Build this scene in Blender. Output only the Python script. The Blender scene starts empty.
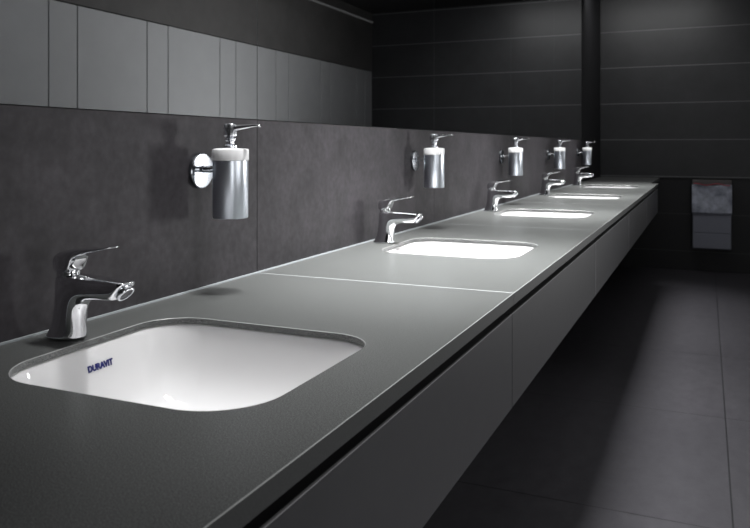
import bpy, bmesh, math
from mathutils import Vector
PI = math.pi
col = bpy.context.scene.collection
SC = bpy.context.scene

# ------------------------------------------------------------------ layout
CAMZ = 1.063
CT = 0.797            # countertop height
W = 0.55              # countertop depth
S = 1.135             # module length
Y0 = 1.3626           # first visible seam
YEND = 7.04           # far wall
XR = 2.253            # cubicle front
CEIL = 2.43
MZ = 1.122            # mirror bottom
SEAMS = [-0.9, Y0, Y0+S, Y0+2*S, Y0+3*S, Y0+4*S]
BY = 0.793            # first basin centre (y)
HX0, HX1, HY = 0.089, 0.457, 0.176   # cut-out in x and half-length in y
BX = (HX0+HX1)/2

# ------------------------------------------------------------------ materials
def mat(name):
    m = bpy.data.materials.new(name); m.use_nodes = True
    nt = m.node_tree
    return m, nt, nt.nodes['Principled BSDF']
def plain(name, c, rough=.5, metal=0, spec=.5, coat=0):
    m, nt, b = mat(name)
    b.inputs['Base Color'].default_value = (*c, 1)
    b.inputs['Roughness'].default_value = rough
    b.inputs['Metallic'].default_value = metal
    b.inputs['Specular IOR Level'].default_value = spec
    b.inputs['Coat Weight'].default_value = coat
    return m
def noisy(name, c1, c2, scale, rough, bump=0.0, detail=6, spec=.5, lo=.35, hi=.65, stretch=(1,1,1), speck=None):
    m, nt, b = mat(name)
    N, L = nt.nodes, nt.links
    tc = N.new('ShaderNodeTexCoord'); mp = N.new('ShaderNodeMapping'); mp.inputs['Scale'].default_value = stretch
    L.new(tc.outputs['Object'], mp.inputs['Vector'])
    n = N.new('ShaderNodeTexNoise'); n.inputs['Scale'].default_value = scale; n.inputs['Detail'].default_value = detail
    n.inputs['Roughness'].default_value = .65
    L.new(mp.outputs[0], n.inputs['Vector'])
    r = N.new('ShaderNodeValToRGB')
    r.color_ramp.elements[0].position = lo; r.color_ramp.elements[0].color = (*c1, 1)
    r.color_ramp.elements[1].position = hi; r.color_ramp.elements[1].color = (*c2, 1)
    L.new(n.outputs['Fac'], r.inputs['Fac'])
    out = r.outputs['Color']
    if speck:
        n2 = N.new('ShaderNodeTexNoise'); n2.inputs['Scale'].default_value = speck[0]; n2.inputs['Detail'].default_value = 3
        L.new(mp.outputs[0], n2.inputs['Vector'])
        r2 = N.new('ShaderNodeValToRGB')
        r2.color_ramp.elements[0].position = .3; r2.color_ramp.elements[0].color = (1-speck[1],)*3+(1,)
        r2.color_ramp.elements[1].position = .7; r2.color_ramp.elements[1].color = (1+speck[1],)*3+(1,)
        L.new(n2.outputs['Fac'], r2.inputs['Fac'])
        mx = N.new('ShaderNodeMix'); mx.data_type = 'RGBA'; mx.blend_type = 'MULTIPLY'; mx.inputs['Factor'].default_value = 1
        L.new(out, mx.inputs['A']); L.new(r2.outputs['Color'], mx.inputs['B']); out = mx.outputs['Result']
    L.new(out, b.inputs['Base Color'])
    b.inputs['Roughness'].default_value = rough
    b.inputs['Specular IOR Level'].default_value = spec
    if bump:
        bp = N.new('ShaderNodeBump'); bp.inputs['Strength'].default_value = bump; bp.inputs['Distance'].default_value = .002
        L.new(n.outputs['Fac'], bp.inputs['Height']); L.new(bp.outputs[0], b.inputs['Normal'])
    return m

def tiled(name, base, var, line, axes, rough, lw, noise_scale=6, spec=.5, bump=.15, stretch=(1,1,1)):
    """large tiles with joints: axes = list of (axis index, size, offset)"""
    m, nt, b = mat(name)
    N, L = nt.nodes, nt.links
    tc = N.new('ShaderNodeTexCoord')
    sep = N.new('ShaderNodeSeparateXYZ'); L.new(tc.outputs['Object'], sep.inputs[0])
    prev = None
    for ax, size, off in axes:
        a = N.new('ShaderNodeMath'); a.operation = 'SUBTRACT'; L.new(sep.outputs[ax], a.inputs[0]); a.inputs[1].default_value = off - size*20
        d = N.new('ShaderNodeMath'); d.operation = 'MODULO'; L.new(a.outputs[0], d.inputs[0]); d.inputs[1].default_value = size
        c = N.new('ShaderNodeMath'); c.operation = 'LESS_THAN'; L.new(d.outputs[0], c.inputs[0]); c.inputs[1].default_value = lw
        if prev is None: prev = c.outputs[0]
        else:
            x = N.new('ShaderNodeMath'); x.operation = 'MAXIMUM'; L.new(prev, x.inputs[0]); L.new(c.outputs[0], x.inputs[1]); prev = x.outputs[0]
    mp = N.new('ShaderNodeMapping'); mp.inputs['Scale'].default_value = stretch; L.new(tc.outputs['Object'], mp.inputs['Vector'])
    n = N.new('ShaderNodeTexNoise'); n.inputs['Scale'].default_value = noise_scale; n.inputs['Detail'].default_value = 8; n.inputs['Roughness'].default_value = .7
    L.new(mp.outputs[0], n.inputs['Vector'])
    r = N.new('ShaderNodeValToRGB')
    r.color_ramp.elements[0].position = .3; r.color_ramp.elements[0].color = (*base, 1)
    r.color_ramp.elements[1].position = .7; r.color_ramp.elements[1].color = (*var, 1)
    L.new(n.outputs['Fac'], r.inputs['Fac'])
    mx = N.new('ShaderNodeMix'); mx.data_type = 'RGBA'
    L.new(prev, mx.inputs['Factor']); L.new(r.outputs['Color'], mx.inputs['A']); mx.inputs['B'].default_value = (*line, 1)
    L.new(mx.outputs['Result'], b.inputs['Base Color'])
    b.inputs['Roughness'].default_value = rough; b.inputs['Specular IOR Level'].default_value = spec
    bp = N.new('ShaderNodeBump'); bp.inputs['Strength'].default_value = bump; bp.inputs['Distance'].default_value = .002
    L.new(n.outputs['Fac'], bp.inputs['Height']); L.new(bp.outputs[0], b.inputs['Normal'])
    return m

M = {}
M['slate'] = noisy('slate_panel', (.026,.024,.027), (.050,.045,.051), 9, .6, .25, detail=9, spec=.3, speck=(60,.2))
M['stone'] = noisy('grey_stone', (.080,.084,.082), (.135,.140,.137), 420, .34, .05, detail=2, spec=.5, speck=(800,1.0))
M['edge_glint'] = plain('stone_arris_glint', (.42,.43,.425), .3)  # highlight along the bevelled stone edges, painted as a paler colour
M['apron'] = noisy('stone_front_shaded', (.036,.037,.038), (.050,.052,.052), 420, .5, 0, spec=.3)  # same stone on the slab's front faces, shade put into the colour
M['stone_dark'] = noisy('dark_stone', (.10,.103,.103), (.12,.123,.123), 60, .4, 0)
M['front'] = noisy('cabinet_front', (.031,.031,.034), (.035,.035,.038), 30, .42, 0, spec=.4)
M['front_edge'] = plain('cabinet_edge_glint', (.30,.30,.31), .4)  # light caught by the cabinet front edges, put into a pale colour
M['black'] = plain('black_recess', (.004,.004,.005), .7, spec=.2)
M['chrome'] = plain('chrome', (.86,.87,.89), .045, 1)
M['brushed'] = plain('brushed_chrome', (.66,.70,.76), .33, 1)
M['satin'] = plain('satin_chrome', (.74,.76,.80), .24, 1)
M['flange'] = plain('flange_chrome', (.34,.36,.39), .2, 1)
M['lid'] = plain('bin_lid', (.12,.11,.11), .5)
M['darkmetal'] = plain('dark_metal', (.05,.05,.055), .35, .8)
M['ceramic'] = plain('white_ceramic', (.86,.855,.86), .07, 0, .5, .3)
M['plastic'] = plain('white_plastic', (.86,.86,.87), .3)
M['seal_glint'] = plain('sealant_and_glint', (.42,.45,.47), .4)  # wall bead sealant, also the painted glint at the slab joints
M['mirror'] = plain('mirror_glass', (.80,.81,.82), .006, 1)
M['mirror_edge'] = plain('mirror_edge', (.12,.125,.13), .3)
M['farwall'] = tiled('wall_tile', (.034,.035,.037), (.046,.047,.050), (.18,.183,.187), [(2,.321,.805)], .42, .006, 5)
M['farlow'] = tiled('lower_wall_tile_shaded', (.013,.013,.015), (.018,.018,.020), (.06,.06,.065), [(2,.321,.484)], .45, .005, 5)  # same tile as above, its shade put into a darker colour
M['wall'] = noisy('dark_wall', (.026,.026,.028), (.034,.034,.036), 12, .6, 0, spec=.3)
M['ceil'] = noisy('dark_ceiling', (.025,.025,.026), (.03,.03,.031), 12, .8, 0, spec=.2)
M['door'] = noisy('cubicle_laminate', (.33,.335,.34), (.35,.355,.36), 5, .5, 0, spec=.4)
M['corner'] = noisy('corner_wall', (.016,.016,.018), (.022,.022,.024), 12, .6, 0, spec=.2)
M['header'] = noisy('header_wall', (.075,.073,.072), (.095,.092,.090), 4, .6, 0, spec=.3)
M['gap'] = plain('shadow_gap', (.03,.03,.033), .6)
M['floor'] = tiled('floor_tile', (.034,.032,.038), (.052,.050,.057), (.008,.008,.010), [(0,.957,.938),(1,.957,2.30)], .5, .005, 14, bump=.35, stretch=(1.5,.8,1))
M['logo'] = plain('blue_print', (.015,.02,.16), .4)
M['bag'] = noisy('grey_liner', (.26,.28,.35), (.55,.58,.68), 14, .3, .3, detail=3)
M['binmetal'] = plain('bin_steel', (.27,.28,.335), .5, .3)
M['red'] = plain('red_band', (.5,.07,.10), .5)
m, nt, b = mat('cove_glow'); b.inputs['Base Color'].default_value = (.2,.2,.2,1)
b.inputs['Emission Color'].default_value = (1,1,1,1); b.inputs['Emission Strength'].default_value = .03
M['cove'] = m

# ------------------------------------------------------------------ helpers
def link(name, bm, m, parent=None, smooth=False, loc=None, bevel=0, seg=2):
    me = bpy.data.meshes.new(name)
    bmesh.ops.recalc_face_normals(bm, faces=bm.faces)
    bm.to_mesh(me); bm.free()
    for mm in (m if isinstance(m, (list, tuple)) else [m]): me.materials.append(mm)
    if smooth:
        for p in me.polygons: p.use_smooth = True
    o = bpy.data.objects.new(name, me); col.objects.link(o)
    if parent: o.parent = parent
    if loc: o.location = loc
    if bevel:
        bv = o.modifiers.new('bevel', 'BEVEL'); bv.width = bevel; bv.segments = seg; bv.limit_method = 'ANGLE'; bv.angle_limit = math.radians(40)
        for p in me.polygons: p.use_smooth = True
        wn = o.modifiers.new('wn', 'WEIGHTED_NORMAL'); wn.keep_sharp = True
    return o
def autosmooth(o, deg=35):
    me = o.data
    bm = bmesh.new(); bm.from_mesh(me)
    for e in bm.edges:
        if len(e.link_faces) == 2 and e.calc_face_angle(0) > math.radians(deg): e.smooth = False
    bm.to_mesh(me); bm.free()
def add_box(bm, x0, x1, y0, y1, z0, z1, mi=0):
    vs = [bm.verts.new((x, y, z)) for z in (z0, z1) for (x, y) in ((x0,y0),(x1,y0),(x1,y1),(x0,y1))]
    for f in ((3,2,1,0),(4,5,6,7),(0,1,5,4),(1,2,6,5),(2,3,7,6),(3,0,4,7)):
        fc = bm.faces.new([vs[i] for i in f]); fc.material_index = mi
def box(name, x0, x1, y0, y1, z0, z1, m, parent=None, bevel=0):
    bm = bmesh.new(); add_box(bm, x0, x1, y0, y1, z0, z1)
    return link(name, bm, m, parent, bevel=bevel)
def loops(bm, rings, cap0=True, cap1=True, mi=0):
    vr = [[bm.verts.new(p) for p in r] for r in rings]
    n = len(vr[0])
    for a, b_ in zip(vr, vr[1:]):
        for i in range(n):
            f = bm.faces.new((a[i], a[(i+1) % n], b_[(i+1) % n], b_[i])); f.material_index = mi
    if cap0: bm.faces.new(vr[0][::-1])
    if cap1: bm.faces.new(vr[-1])
    return vr
def lathe(bm, prof, cx=0, cy=0, cz=0, n=40, axis='z', cap0=True, cap1=True):
    rings = []
    for r, h in prof:
        ring = []
        for i in range(n):
            a = 2*PI*i/n
            if axis == 'z': ring.append((cx+r*math.cos(a), cy+r*math.sin(a), cz+h))
            else: ring.append((cx+h, cy+r*math.cos(a), cz+r*math.sin(a)))
        rings.append(ring)
    loops(bm, rings, cap0, cap1)
def empty(name, loc):
    o = bpy.data.objects.new(name, None); col.objects.link(o); o.location = loc; o.empty_display_size = .05
    return o
def tag(o, label, cat, group=None):
    o['label'] = label; o['category'] = cat
    if group: o['group'] = group
    return o
def struct(o): o['kind'] = 'structure'; return o
def dup(root, dy):
    r = root.copy(); col.objects.link(r); r.location = (root.location[0], root.location[1]+dy, root.location[2])
    for ch in root.children:
        c = ch.copy(); col.objects.link(c); c.parent = r
        for g in ch.children:
            d = g.copy(); col.objects.link(d); d.parent = c
    return r
ORD = ['nearest', 'second nearest', 'middle', 'second farthest', 'farthest']

# ------------------------------------------------------------------ room shell
struct(box('floor', -.05, 2.6, -1.3, YEND+.06, -.05, 0, M['floor']))
struct(box('ceiling', -.05, 2.6, -1.3, YEND+.06, CEIL, CEIL+.05, M['ceil']))
struct(box('wall_left', -.06, -.012, -1.3, YEND+.06, 0, CEIL, M['wall']))
bm = bmesh.new(); add_box(bm, -.012, 2.45, YEND, YEND+.05, .797, CEIL)
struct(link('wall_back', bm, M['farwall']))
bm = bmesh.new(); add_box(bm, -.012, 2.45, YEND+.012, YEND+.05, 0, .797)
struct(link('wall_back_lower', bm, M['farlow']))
struct(box('wall_front', -.012, 2.45, -1.3, -1.25, 0, CEIL, M['wall']))
struct(box('wall_right', XR+.045, 2.45, -1.25, YEND, 0, CEIL, M['header']))
struct(box('wall_right_header', XR-.002, XR+.045, -1.25, YEND, 1.838, CEIL, M['header']))
struct(box('trim_1', XR-.014, XR-.002, 3.0, YEND, 2.329, 2.345, M['cove']))

# cubicle fronts, seen in the mirrors
PW, PER, YP = .196, .7534, 2.902
kk = list(range(-3, 6))
def cub(nm, y0, y1, lab, cat, grp):
    r = empty(nm, (XR, (y0+y1)/2, 0))
    hw = (y1-y0)/2
    box('panel' if cat == 'panel' else 'door_leaf', 0, .04, -hw, hw, .012 if cat=='panel' else .03, 1.832, M['door'], r, bevel=.002)
    return tag(r, lab, cat, grp)
num = {-3:'ninth',-2:'eighth',-1:'seventh',0:'sixth',1:'fifth',2:'fourth',3:'third',4:'second',5:'last'}
for k in kk:
    y = YP+k*PER
    q = cub('cubicle_post_panel', y+.004, y+PW-.004, f'narrow grey panel between cubicle doors opposite the mirrors, {num[k]} from the tiled end wall' if k < 5 else 'narrow grey cubicle panel nearest the tiled end wall, seen in the mirror', 'panel', 'narrow panels of the cubicle front')
    if k < 5:
        r = cub('cubicle_door', y+PW+.004, y+PER-.004, f'wide plain grey cubicle door opposite the mirrors, {num[k+1] if k<4 else "first"} from the tiled end wall', 'door', 'cubicle doors opposite the mirrors')
r = cub('cubicle_post_panel', YP+5*PER+PW+.004, YEND-.004, 'thin grey filler strip between the last cubicle panel and the end wall', 'panel', 'narrow panels of the cubicle front')

# ------------------------------------------------------------------ slate panels and mirrors on the left wall
for i in range(5):
    a, b_ = SEAMS[i], SEAMS[i+1]
    o = box('backsplash_panel', -.011, 0, a+.0012, b_-.0012, CT-.16, MZ-.002, M['slate'])
    tag(o, f'dark mottled slate backsplash panel behind the {ORD[i]} basin', 'wall panel', 'slate backsplash panels')
    r = empty('wall_mirror', (0, (a+b_)/2, MZ))
    h = (b_-a)/2
    bm = bmesh.new(); add_box(bm, -.011, .0, -h+.0012, h-.0012, 0, CEIL-MZ-.002)
    bm.faces.ensure_lookup_table()
    o = link('mirror_glass', bm, [M['mirror_edge'], M['mirror']], r)
    for p in o.data.polygons:
        if p.normal.x > .9: p.material_index = 1
    lab = ['wide frameless mirror above the nearest basin, reflecting the pale cubicle doors',
           'frameless mirror above the second nearest basin, half cubicle doors half dark wall in it',
           'frameless mirror above the middle basin, almost black',
           'frameless mirror above the second farthest basin, showing faint tile joints',
           'frameless mirror above the farthest basin, narrow and dark beside the bare corner'][i]
    tag(r, lab, 'mirror', 'frameless mirrors above the basins')
struct(box('trim_2', -.012, 0, SEAMS[5]-.0005, YEND, 0.0, CEIL-.001, M['corner']))

# ------------------------------------------------------------------ countertop slabs
def rrect(hx, hy, r, z, cx=0, cy=0, n=14, bulge=0.0):
    pts = []
    r0 = r
    for qx, qy, a0, rf in ((1,1,0,.78),(-1,1,PI/2,.85),(-1,-1,PI,.92),(1,-1,3*PI/2,1.0)):
        r = min(r0*rf, hx-.001, hy-.001)
        for j in range(n):
            a = a0 + PI/2*j/(n-1)
            pts.append([qx*(hx-r)+r*math.cos(a), qy*(hy-r)+r*math.sin(a)])
    # straight runs get extra points so every ring has the same count
    out = []
    m_ = len(pts)
    for i, p in enumerate(pts):
        out.append(p)
        if i % n == n-1:
            q = pts[(i+1) % m_]
            for t in (1/6,2/6,3/6,4/6,5/6):
                out.append([p[0]+(q[0]-p[0])*t, p[1]+(q[1]-p[1])*t])
    res = []
    for x, y in out:
        bx = 1+bulge*(1-min(1,abs(y)/hy)**2)/1.0
        by = 1+bulge*(1-min(1,abs(x)/hx)**2)/1.0
        sk = .0045*(-y/hy)*(1-x/hx)/2        # the wall-side edge runs very slightly askew
        res.append((cx+x*bx+sk, cy+y*by, z))
    return res
HHX = (HX1-HX0)/2
RC = .082
BUL = .004
def hole(off, z, cy):
    return rrect(HHX+off-.003, HY+off-.003, RC+off, z, BX, cy, bulge=BUL)
def slab(i):
    a, b_ = SEAMS[i], SEAMS[i+1]
    cy = BY+i*S
    r = empty('countertop', (0, cy, CT))
    TH = .0090; e = .0008
    bm = bmesh.new()
    y0, y1 = a-cy+.0012, b_-cy-.0012
    def rect(ins, z): return [(x, y, z) for x, y in ((0.001+ins, y0+ins), (W-ins, y0+ins), (W-ins, y1-ins), (0.001+ins, y1-ins))]
    def lp(pts): 
        v = [bm.verts.new(p) for p in pts]
        return v, [bm.edges.new((v[j], v[(j+1) % len(v)])) for j in range(len(v))]
    # outer, from top to bottom
    ot = lp(rect(e, 0)); om = lp(rect(0, -e)); ob = lp(rect(0, -TH))
    ht = lp(hole(e, 0, 0)); hm = lp(hole(0, -e, 0)); hb = lp(hole(0, -TH, 0))
    def bridge(A, B, mi):
        n = len(A[0])
        for j in range(n):
            f = bm.faces.new((A[0][j], A[0][(j+1) % n], B[0][(j+1) % n], B[0][j])); f.material_index = mi
    bridge(ot, om, 1); bridge(om, ob, 2); bridge(ht, hm, 1); bridge(hm, hb, 0)
    bmesh.ops.triangle_fill(bm, use_beauty=True, use_dissolve=False, edges=ot[1]+ht[1])
    bmesh.ops.triangle_fill(bm, use_beauty=True, use_dissolve=False, edges=ob[1]+hb[1])
    link('stone_top', bm, [M['stone'], M['edge_glint'], M['apron']], r)
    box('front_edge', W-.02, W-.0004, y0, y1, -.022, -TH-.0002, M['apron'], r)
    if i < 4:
        box('joint_glint', .002, W-.001, y1+.0002, y1+.0020, -.006, -.0002, M['seal_glint'], r)  # pale strip painted in for the bevel highlight at the joint
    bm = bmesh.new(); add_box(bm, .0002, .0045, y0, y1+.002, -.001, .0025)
    link('wall_sealant', bm, M['seal_glint'], r)
    tag(r, f'grey speckled stone countertop section around the {ORD[i]} basin', 'countertop', 'countertop sections')
    return r
for i in range(5): slab(i)
# dark ledge past the last basin, up to the far wall
r = empty('end_ledge', (0, (SEAMS[5]+YEND)/2, CT))
h = (YEND-SEAMS[5])/2
box('ledge_top', 0.001, .50, -h+.004, h-.002, -.022, 0.0, M['stone_dark'], r, bevel=.001)
box('ledge_support', 0.001, .47, -h+.02, h-.02, -.20, -.0225, M['front'], r)
tag(r, 'dark unlit ledge between the last countertop section and the tiled end wall', 'ledge')

# ------------------------------------------------------------------ basins
def make_basin():
    r = empty('undermount_basin', (0, BY, CT-.0090))
    bm = bmesh.new()
    prof = [(.010,-.0005),(.002,-.0008),(.000,-.004),(-.003,-.015),(-.008,-.035),(-.016,-.062),(-.030,-.088),(-.050,-.106),(-.080,-.118),(-.115,-.124)]
    rings = []
    for off, z in prof:
        hx, hy = HHX-.003+off, HY-.003+off
        rr = max(.03, RC+off*.55)
        rr = min(rr, hx-.001, hy-.001)
        rings.append(rrect(hx, hy, rr, z, BX-(-off)*.10, 0, bulge=BUL))
    # drain seat
    cx = BX-.012
    n = len(rings[0])
    for rad, z in ((.040,-.127),(.026,-.129),(.0225,-.134),(.0215,-.15)):
        ring = []
        for p in rings[-1][:n]:
            a = math.atan2(p[1], p[0]-cx); ring.append((cx+rad*math.cos(a), rad*math.sin(a), z))
        rings.append(ring)
    # outside shell back up to the rim
    for rad, z in ((.034,-.15),):
        rings.append([(cx+rad*math.cos(math.atan2(p[1], p[0]-cx)), rad*math.sin(math.atan2(p[1], p[0]-cx)), z) for p in rings[-1]])
    for off, z in ((-.08,-.136),(-.03,-.112),(.004,-.06),(.010,-.012)):
        rings.append(rrect(HHX-.003+off, HY-.003+off, max(.03, RC+off*.5), z, BX, 0, bulge=BUL))
    vr = loops(bm, rings, False, False)
    n = len(vr[0])
    for i in range(n): bm.faces.new((vr[-1][i], vr[-1][(i+1) % n], vr[0][(i+1) % n], vr[0][i]))
    o = link('bowl', bm, M['ceramic'], r, smooth=True)
    sb = o.modifiers.new('sub', 'SUBSURF'); sb.levels = 1; sb.render_levels = 2
    bm = bmesh.new(); lathe(bm, [(.0245,-.0005),(.0245,.003),(.021,.0045),(.004,.0055)], n=32)
    link('drain_plug', bm, M['chrome'], r, smooth=True, loc=(cx, 0, -.129))
    return r
basins = [make_basin()]
for i in range(1, 5): basins.append(dup(basins[0], i*S))
for i, b_ in enumerate(basins):
    lab = ['white undermount basin nearest the camera, blue brand print on its inner wall',
           'bright white undermount basin between the nearest and the middle one',
           'bright white undermount basin, third along the counter, the middle one',
           'thin white sliver of undermount basin, second from the far end',
           'farthest white undermount basin beside the dark end ledge'][i]
    tag(b_, lab, 'basin', 'undermount basins in the counter')
# brand print on the nearest basin
cu = bpy.data.curves.new('brand_print', 'FONT'); cu.body = 'DURAVIT'; cu.size = .0115; cu.extrude = .0002; cu.offset = .0006
cu.align_x = 'CENTER'; cu.align_y = 'CENTER'
to = bpy.data.objects.new('tmp', cu); col.objects.link(to)
dg = bpy.context.evaluated_depsgraph_get()
me = bpy.data.meshes.new_from_object(to.evaluated_get(dg)); bpy.data.objects.remove(to)
me.materials.clear(); me.materials.append(M['logo'])
lo = bpy.data.objects.new('brand_print', me); col.objects.link(lo); lo.parent = basins[0]
lo['label'] = 'blue printed brand name'
LOGO = lo

# ------------------------------------------------------------------ taps
def section(p_in, p_out, b_, n=28, e=2.6):
    pi, po = Vector((p_in[0], 0, p_in[1])), Vector((p_out[0], 0, p_out[1]))
    c = (pi+po)/2; u = (po-pi)/2
    ring = []
    for j in range(n):
        a = 2*PI*j/n
        ca, sa = math.cos(a), math.sin(a)
        x = abs(ca)**(2/e)*(1 if ca >= 0 else -1); y = abs(sa)**(2/e)*(1 if sa >= 0 else -1)
        p = c+u*x; ring.append((p.x, b_*y, p.z))
    return ring
def make_tap():
    r = empty('basin_tap', (.055, BY, CT))
    st = [((.027,0),(-.036,0),.0225,2.3),((.027,.003),(-.0345,.003),.0225,2.3),((.0265,.012),(-.027,.011),.0205,2.3),
          ((.0262,.026),(-.0215,.026),.0180,2.4),((.027,.038),(-.0185,.048),.0172,2.5),
          ((.0292,.0465),(-.0165,.070),.0174,2.7),((.0335,.0525),(-.0160,.0885),.0182,3.2),((.041,.0565),(-.003,.0900),.0190,3.2),
          ((.052,.0580),(.018,.0898),.0195,3.2),((.064,.0585),(.046,.0892),.0190,3.2),((.076,.0590),(.074,.0884),.0185,3.2),
          ((.084,.0595),(.094,.0872),.0180,3.2),((.0865,.0598),(.1065,.0860),.0175,3.2),((.0875,.0606),(.1105,.0848),.0165,3.0)]
    bm = bmesh.new(); loops(bm, [section(a, b_, w, e=e) for a, b_, w, e in st])
    o = link('tap_body', bm, M['chrome'], r, smooth=True); autosmooth(o, 60)
    sb = o.modifiers.new('s', 'SUBSURF'); sb.levels = 1; sb.render_levels = 2
    bm = bmesh.new(); lathe(bm, [(.0150,-.001),(.0152,0),(.0152,.009),(.0150,.010)], 0.0005, 0, 0, 40)
    link('cartridge_ring', bm, M['chrome'], r, smooth=True, loc=(0,0,.0885))
    hs = [((-.0155,.097),(-.0155,.112),.0120,2.6),((-.0145,.0915),(-.0145,.1165),.0150,3.4),((-.0085,.0910),(-.0085,.1200),.0168,4),((0,.0910),(0,.1228),.0175,4),
          ((.0135,.0920),(.0110,.1242),.0175,4),((.0160,.0960),(.0170,.1250),.0172,4),((.0180,.1060),(.0230,.1258),.0168,4),((.0215,.1130),(.0290,.1266),.0160,4),
          ((.030,.1172),(.038,.1275),.0152,3.4),((.046,.1208),(.050,.1286),.0144,3.2),((.064,.1250),(.066,.1300),.0136,3),((.078,.1282),(.079,.1311),.0126,3),((.0835,.1298),(.0835,.1314),.0105,3)]
    bm = bmesh.new(); loops(bm, [section(a, b_, w, e=e) for a, b_, w, e in hs])
    o = link('lever_handle', bm, M['chrome'], r, smooth=True)
    sb = o.modifiers.new('s', 'SUBSURF'); sb.levels = 1; sb.render_levels = 2
    bm = bmesh.new(); lathe(bm, [(.0125,.002),(.0132,0),(.0132,-.0050),(.0120,-.0066),(.0098,-.0066),(.0094,-.004)], n=32, cap0=True)
    o = link('aerator', bm, M['satin'], r, smooth=True, loc=(.0985,0,.0722)); o.rotation_euler = (0, -.80, 0); autosmooth(o, 50)
    bm = bmesh.new(); lathe(bm, [(.0092,0),(.0092,-.001)], n=24)
    g = link('aerator_mesh', bm, M['darkmetal'], o, loc=(0,0,-.0045))
    return r
taps = [make_tap()]
for i in range(1, 5): taps.append(dup(taps[0], i*S))
for i, t in enumerate(taps):
    tag(t, ['large chrome single-lever tap at the left beside the nearest basin', 'chrome single-lever tap beside the second nearest basin', 'chrome single-lever tap beside the middle basin',
            'chrome single-lever tap beside the second farthest basin', 'smallest chrome single-lever tap, beside the farthest basin'][i], 'tap', 'chrome basin taps')

# ------------------------------------------------------------------ soap dispensers on the wall
def make_disp():
    r = empty('soap_dispenser', (0, 1.163, 1.0))
    CX = .070
    bm = bmesh.new(); lathe(bm, [(.033,.0008),(.033,.007),(.0315,.0085),(.014,.0095)], 0, 0, .019, 48, 'x')
    o = link('wall_flange', bm, M['flange'], r, smooth=True); autosmooth(o, 40)
    bm = bmesh.new(); lathe(bm, [(.0075,.009),(.0065,.014),(.0065,.035),(.0072,.0385)], 0, 0, .022, 24, 'x')
    link('bracket_arm', bm, M['chrome'], r, smooth=True)
    bm = bmesh.new(); lathe(bm, [(.0295,-.067),(.0315,-.0665),(.0324,-.065),(.0324,.0385)], CX, 0, 0, 56)
    o = link('metal_cup', bm, M['brushed'], r, smooth=True); autosmooth(o, 40)
    bm = bmesh.new(); lathe(bm, [(.0328,.0386),(.0336,.0395),(.0336,.0572),(.0325,.0590),(.027,.0605),(.012,.0615)], CX, 0, 0, 56)
    o = link('collar', bm, M['plastic'], r, smooth=True); autosmooth(o, 40)
    o['label'] = 'white plastic collar'
    p = empty('pump_head', (CX, 0, 0)); p.parent = r
    bm = bmesh.new(); lathe(bm, [(.0125,.0619),(.0125,.066),(.0105,.0675),(.0072,.069),(.0072,.074),(.0098,.0755),(.0098,.0785),(.0075,.080),(.0068,.083)], n=32)
    o = link('pump_neck', bm, M['satin'], p, smooth=True); autosmooth(o, 40)
    bm = bmesh.new(); lathe(bm, [(.0112,.083),(.0124,.084),(.0124,.1035),(.0108,.1055)], n=32)
    o = link('pump_cap', bm, M['satin'], p, smooth=True); autosmooth(o, 40)
    bm = bmesh.new()
    st = [(.008,.0915,.1035,.0062),(.016,.0935,.1038,.0058),(.028,.0955,.1040,.0052),(.045,.0985,.1040,.0045),(.060,.1005,.1036,.0040),(.064,.0992,.1028,.0036)]
    loops(bm, [section((x, a), (x, b_), w, n=16, e=2.6) for x, a, b_, w in st])
    link('pump_spout', bm, M['chrome'], p, smooth=True)
    return r
disp = [make_disp()]
for i in range(1, 5): disp.append(dup(disp[0], i*S))
for i, t in enumerate(disp):
    tag(t, ['large wall-mounted chrome soap dispenser with white collar, above and past the nearest tap',
            'wall-mounted soap dispenser with white collar above and past the second nearest tap',
            'wall-mounted soap dispenser with white collar above and past the middle tap',
            'wall-mounted soap dispenser with white collar above and past the second farthest tap',
            'smallest wall-mounted soap dispenser, beside the dark corner past the farthest tap'][i], 'soap dispenser', 'wall-mounted soap dispensers')

# ------------------------------------------------------------------ cabinets under the counter
CB = .586
for i in range(5):
    a, b_ = SEAMS[i], SEAMS[i+1]
    r = empty('vanity_cabinet', (0, (a+b_)/2, CB)); h = (b_-a)/2
    hz = CT-.012-CB
    bm = bmesh.new()
    t_ = .016
    add_box(bm, .002, .527, -h+.001, -h+.001+t_, 0, hz-.003)
    add_box(bm, .002, .527, h-.001-t_, h-.001, 0, hz-.003)
    add_box(bm, .002, .527, -h+.001+t_, h-.001-t_, 0, t_)
    add_box(bm, .002, .016, -h+.001+t_, h-.001-t_, t_, hz-.003)
    link('carcass', bm, M['black'], r)
    box('finger_recess', .511, .5255, -h+.018, h-.018, .155, hz-.004, M['black'], r)
    bm = bmesh.new(); add_box(bm, .5275, .5465, -h+(.0016 if i < 2 else .0050), h-.0016, .001, .171)
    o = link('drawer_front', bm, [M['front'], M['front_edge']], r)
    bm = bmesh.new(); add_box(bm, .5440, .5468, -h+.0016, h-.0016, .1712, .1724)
    link('front_lip_glint', bm, M['front_edge'], r)  # pale strip, painted highlight on the front's top edge
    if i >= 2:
        box('front_side_glint', .5275, .5471, -h+.0008, -h+.0048, .001, .171, M['front_edge'], r)  # pale strip, painted highlight on the panel's side edge
    tag(r, ['dark grey handleless vanity cabinet under the nearest basin, cropped by the bottom edge',
            'dark grey handleless vanity cabinet under the second nearest basin',
            'dark grey handleless vanity cabinet under the middle basin',
            'dark grey handleless vanity cabinet under the second farthest basin',
            'dark grey handleless vanity cabinet under the farthest basin, end of the run'][i], 'cabinet', 'handleless vanity cabinets')

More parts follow.
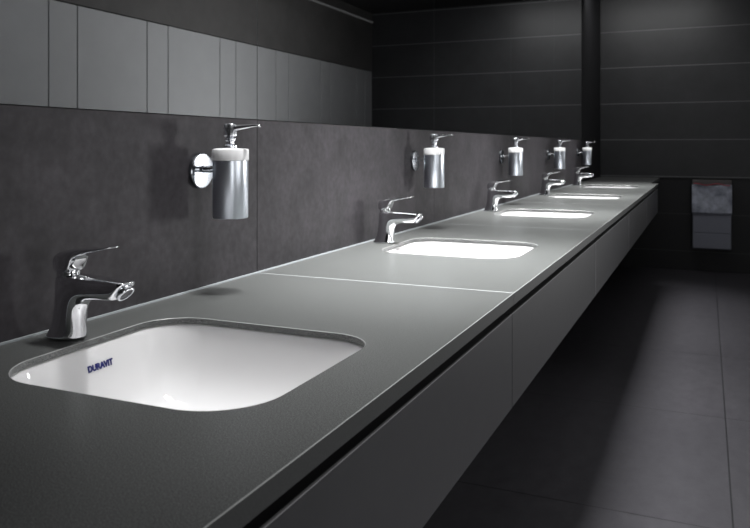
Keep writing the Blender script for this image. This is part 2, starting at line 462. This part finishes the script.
# ------------------------------------------------------------------ bin on the far wall
r = empty('waste_bin', (.915, YEND-.045, .205))
bw, bh = .150, .535
box('bin_body', -bw, bw, -.045, .053, 0, bh, M['binmetal'], r, bevel=.006)
for z0, z1, nm in ((.005,.128,'lower_panel'),(.136,.285,'middle_panel')):
    box(nm, -bw+.004, bw-.004, -.051, -.0455, z0, z1, M['binmetal'], r, bevel=.002)
bm = bmesh.new()
nx, nz = 40, 22
grid = []
for j in range(nz+1):
    row = []
    for i in range(nx+1):
        u = i/nx; v = j/nz
        x = (-bw-.004)+(2*bw+.008)*u
        z = .30+.24*v + .006*math.sin(u*9)*v
        d = .007+.005*math.sin(u*4+v*5)+.002*math.sin(u*13-v*3)+.005*math.sin(u*2.1-v*4)
        row.append(bm.verts.new((x, -.058-d*(.5+.5*v), z)))
    grid.append(row)
for j in range(nz):
    for i in range(nx): bm.faces.new((grid[j][i], grid[j][i+1], grid[j+1][i+1], grid[j+1][i]))
o = link('bin_liner', bm, M['bag'], r, smooth=True); so = o.modifiers.new('s', 'SOLIDIFY'); so.thickness = .003
o['label'] = 'crinkled pale grey liner'
bm = bmesh.new()
rings = []
for i in range(41):
    u = i/40; x = (-bw+.01)+(2*bw-.02)*u
    z = .545+.007*math.sin(u*11+.8)
    rings.append([(x, -.068+.004*math.cos(2*PI*k/8), z+.0035*math.sin(2*PI*k/8)) for k in range(8)])
loops(bm, rings)
o = link('liner_band', bm, M['red'], r, smooth=True); o['label'] = 'wavy red band'
box('bin_lid', -bw-.001, bw+.001, -.050, .053, bh+.001, bh+.045, M['lid'], r, bevel=.004)
tag(r, 'slim grey waste bin with crinkled liner and red band on the dark end wall', 'bin')

# ------------------------------------------------------------------ place the brand print on the bowl wall
bpy.context.view_layer.update()
dg = bpy.context.evaluated_depsgraph_get()
bowl = [c for c in basins[0].children if c.name.startswith('bowl')][0]
be = bowl.evaluated_get(dg)
LY, LZ = 0.016, -.030         # in the basin's frame
ok, hit, nrm, _ = be.ray_cast(Vector((BX, LY, LZ)), Vector((-1, 0, 0)))
if nrm.x < 0: nrm = -nrm
zax = nrm.normalized(); xax = Vector((0,1,0)); xax = (xax-zax*xax.dot(zax)).normalized(); yax = zax.cross(xax)
from mathutils import Matrix
rot = Matrix((xax, yax, zax)).transposed().to_4x4()
lo.matrix_local = Matrix.Translation(hit+zax*.0008) @ rot

# ------------------------------------------------------------------ lights
def area(name, loc, size, sizey, power, target, spread=180, color=(1,1,1)):
    l = bpy.data.lights.new(name, 'AREA'); l.shape = 'RECTANGLE'; l.size = size; l.size_y = sizey; l.energy = power; l.color = color
    l.spread = math.radians(spread)
    o = bpy.data.objects.new(name, l); col.objects.link(o); o.location = loc
    d = Vector(target)-Vector(loc)
    o.rotation_euler = d.to_track_quat('-Z', 'Y').to_euler()
    return o
for x, y, p in ((.36, 1.22, 4.6), (.33, BY+S-.12, 12), (.32, BY+2*S, 11), (.32, BY+3*S, 9), (.32, BY+4*S, 7)):
    area('downlight', (x, y, CEIL-.02), .14, .5, p, (x+.03, y, 0), spread=54)
area('room_fill', (1.35, 3.0, CEIL-.02), 1.0, 6.0, 10, (1.35, 3.0, 0), spread=160)
for y, p, w_ in ((1.0, 2.2, 1.1), (3.7, 8.0, .3), (6.2, 1.5, .3)):
    area('side_light', (2.15, y, .96), w_, .55, p, (0, max(1.0, y-2), 1.0), spread=110)
area('side_light', (2.1, -.7, .74), .5, .9, 3, (0, 2.5, .8), spread=110)
area('door_fill', (1.1, 4.3, .25), .2, 4.5, 30, (2.25, 4.3, 1.2), spread=120)  # unseen fill light, added low down to brighten the cubicle doors
area('corner_wash', (.45, 6.3, CEIL-.03), .9, .5, 6, (.4, 7.0, 1.3), spread=160)

# ------------------------------------------------------------------ camera
cam = bpy.data.cameras.new('camera'); co = bpy.data.objects.new('camera', cam); col.objects.link(co)
co.location = (.871, 0, CAMZ)
co.rotation_euler = (PI/2, 0, .4137)
cam.sensor_width = 36; cam.lens = 36*754/750
cam.shift_x = 0; cam.shift_y = -(264-147.2)/750
cam.clip_start = .01
cam.dof.use_dof = True; cam.dof.focus_distance = 1.25; cam.dof.aperture_fstop = 12
SC.camera = co
w = bpy.data.worlds.new('world'); SC.world = w; w.use_nodes = True
w.node_tree.nodes['Background'].inputs[0].default_value = (.5,.55,.6,1); w.node_tree.nodes['Background'].inputs[1].default_value = .05
SC.view_settings.view_transform = 'Standard'; SC.view_settings.look = 'None'
SC.view_settings.exposure = 0; SC.view_settings.gamma = 1
SC.cycles.max_bounces = 10; SC.cycles.glossy_bounces = 6; SC.cycles.sample_clamp_indirect = 6
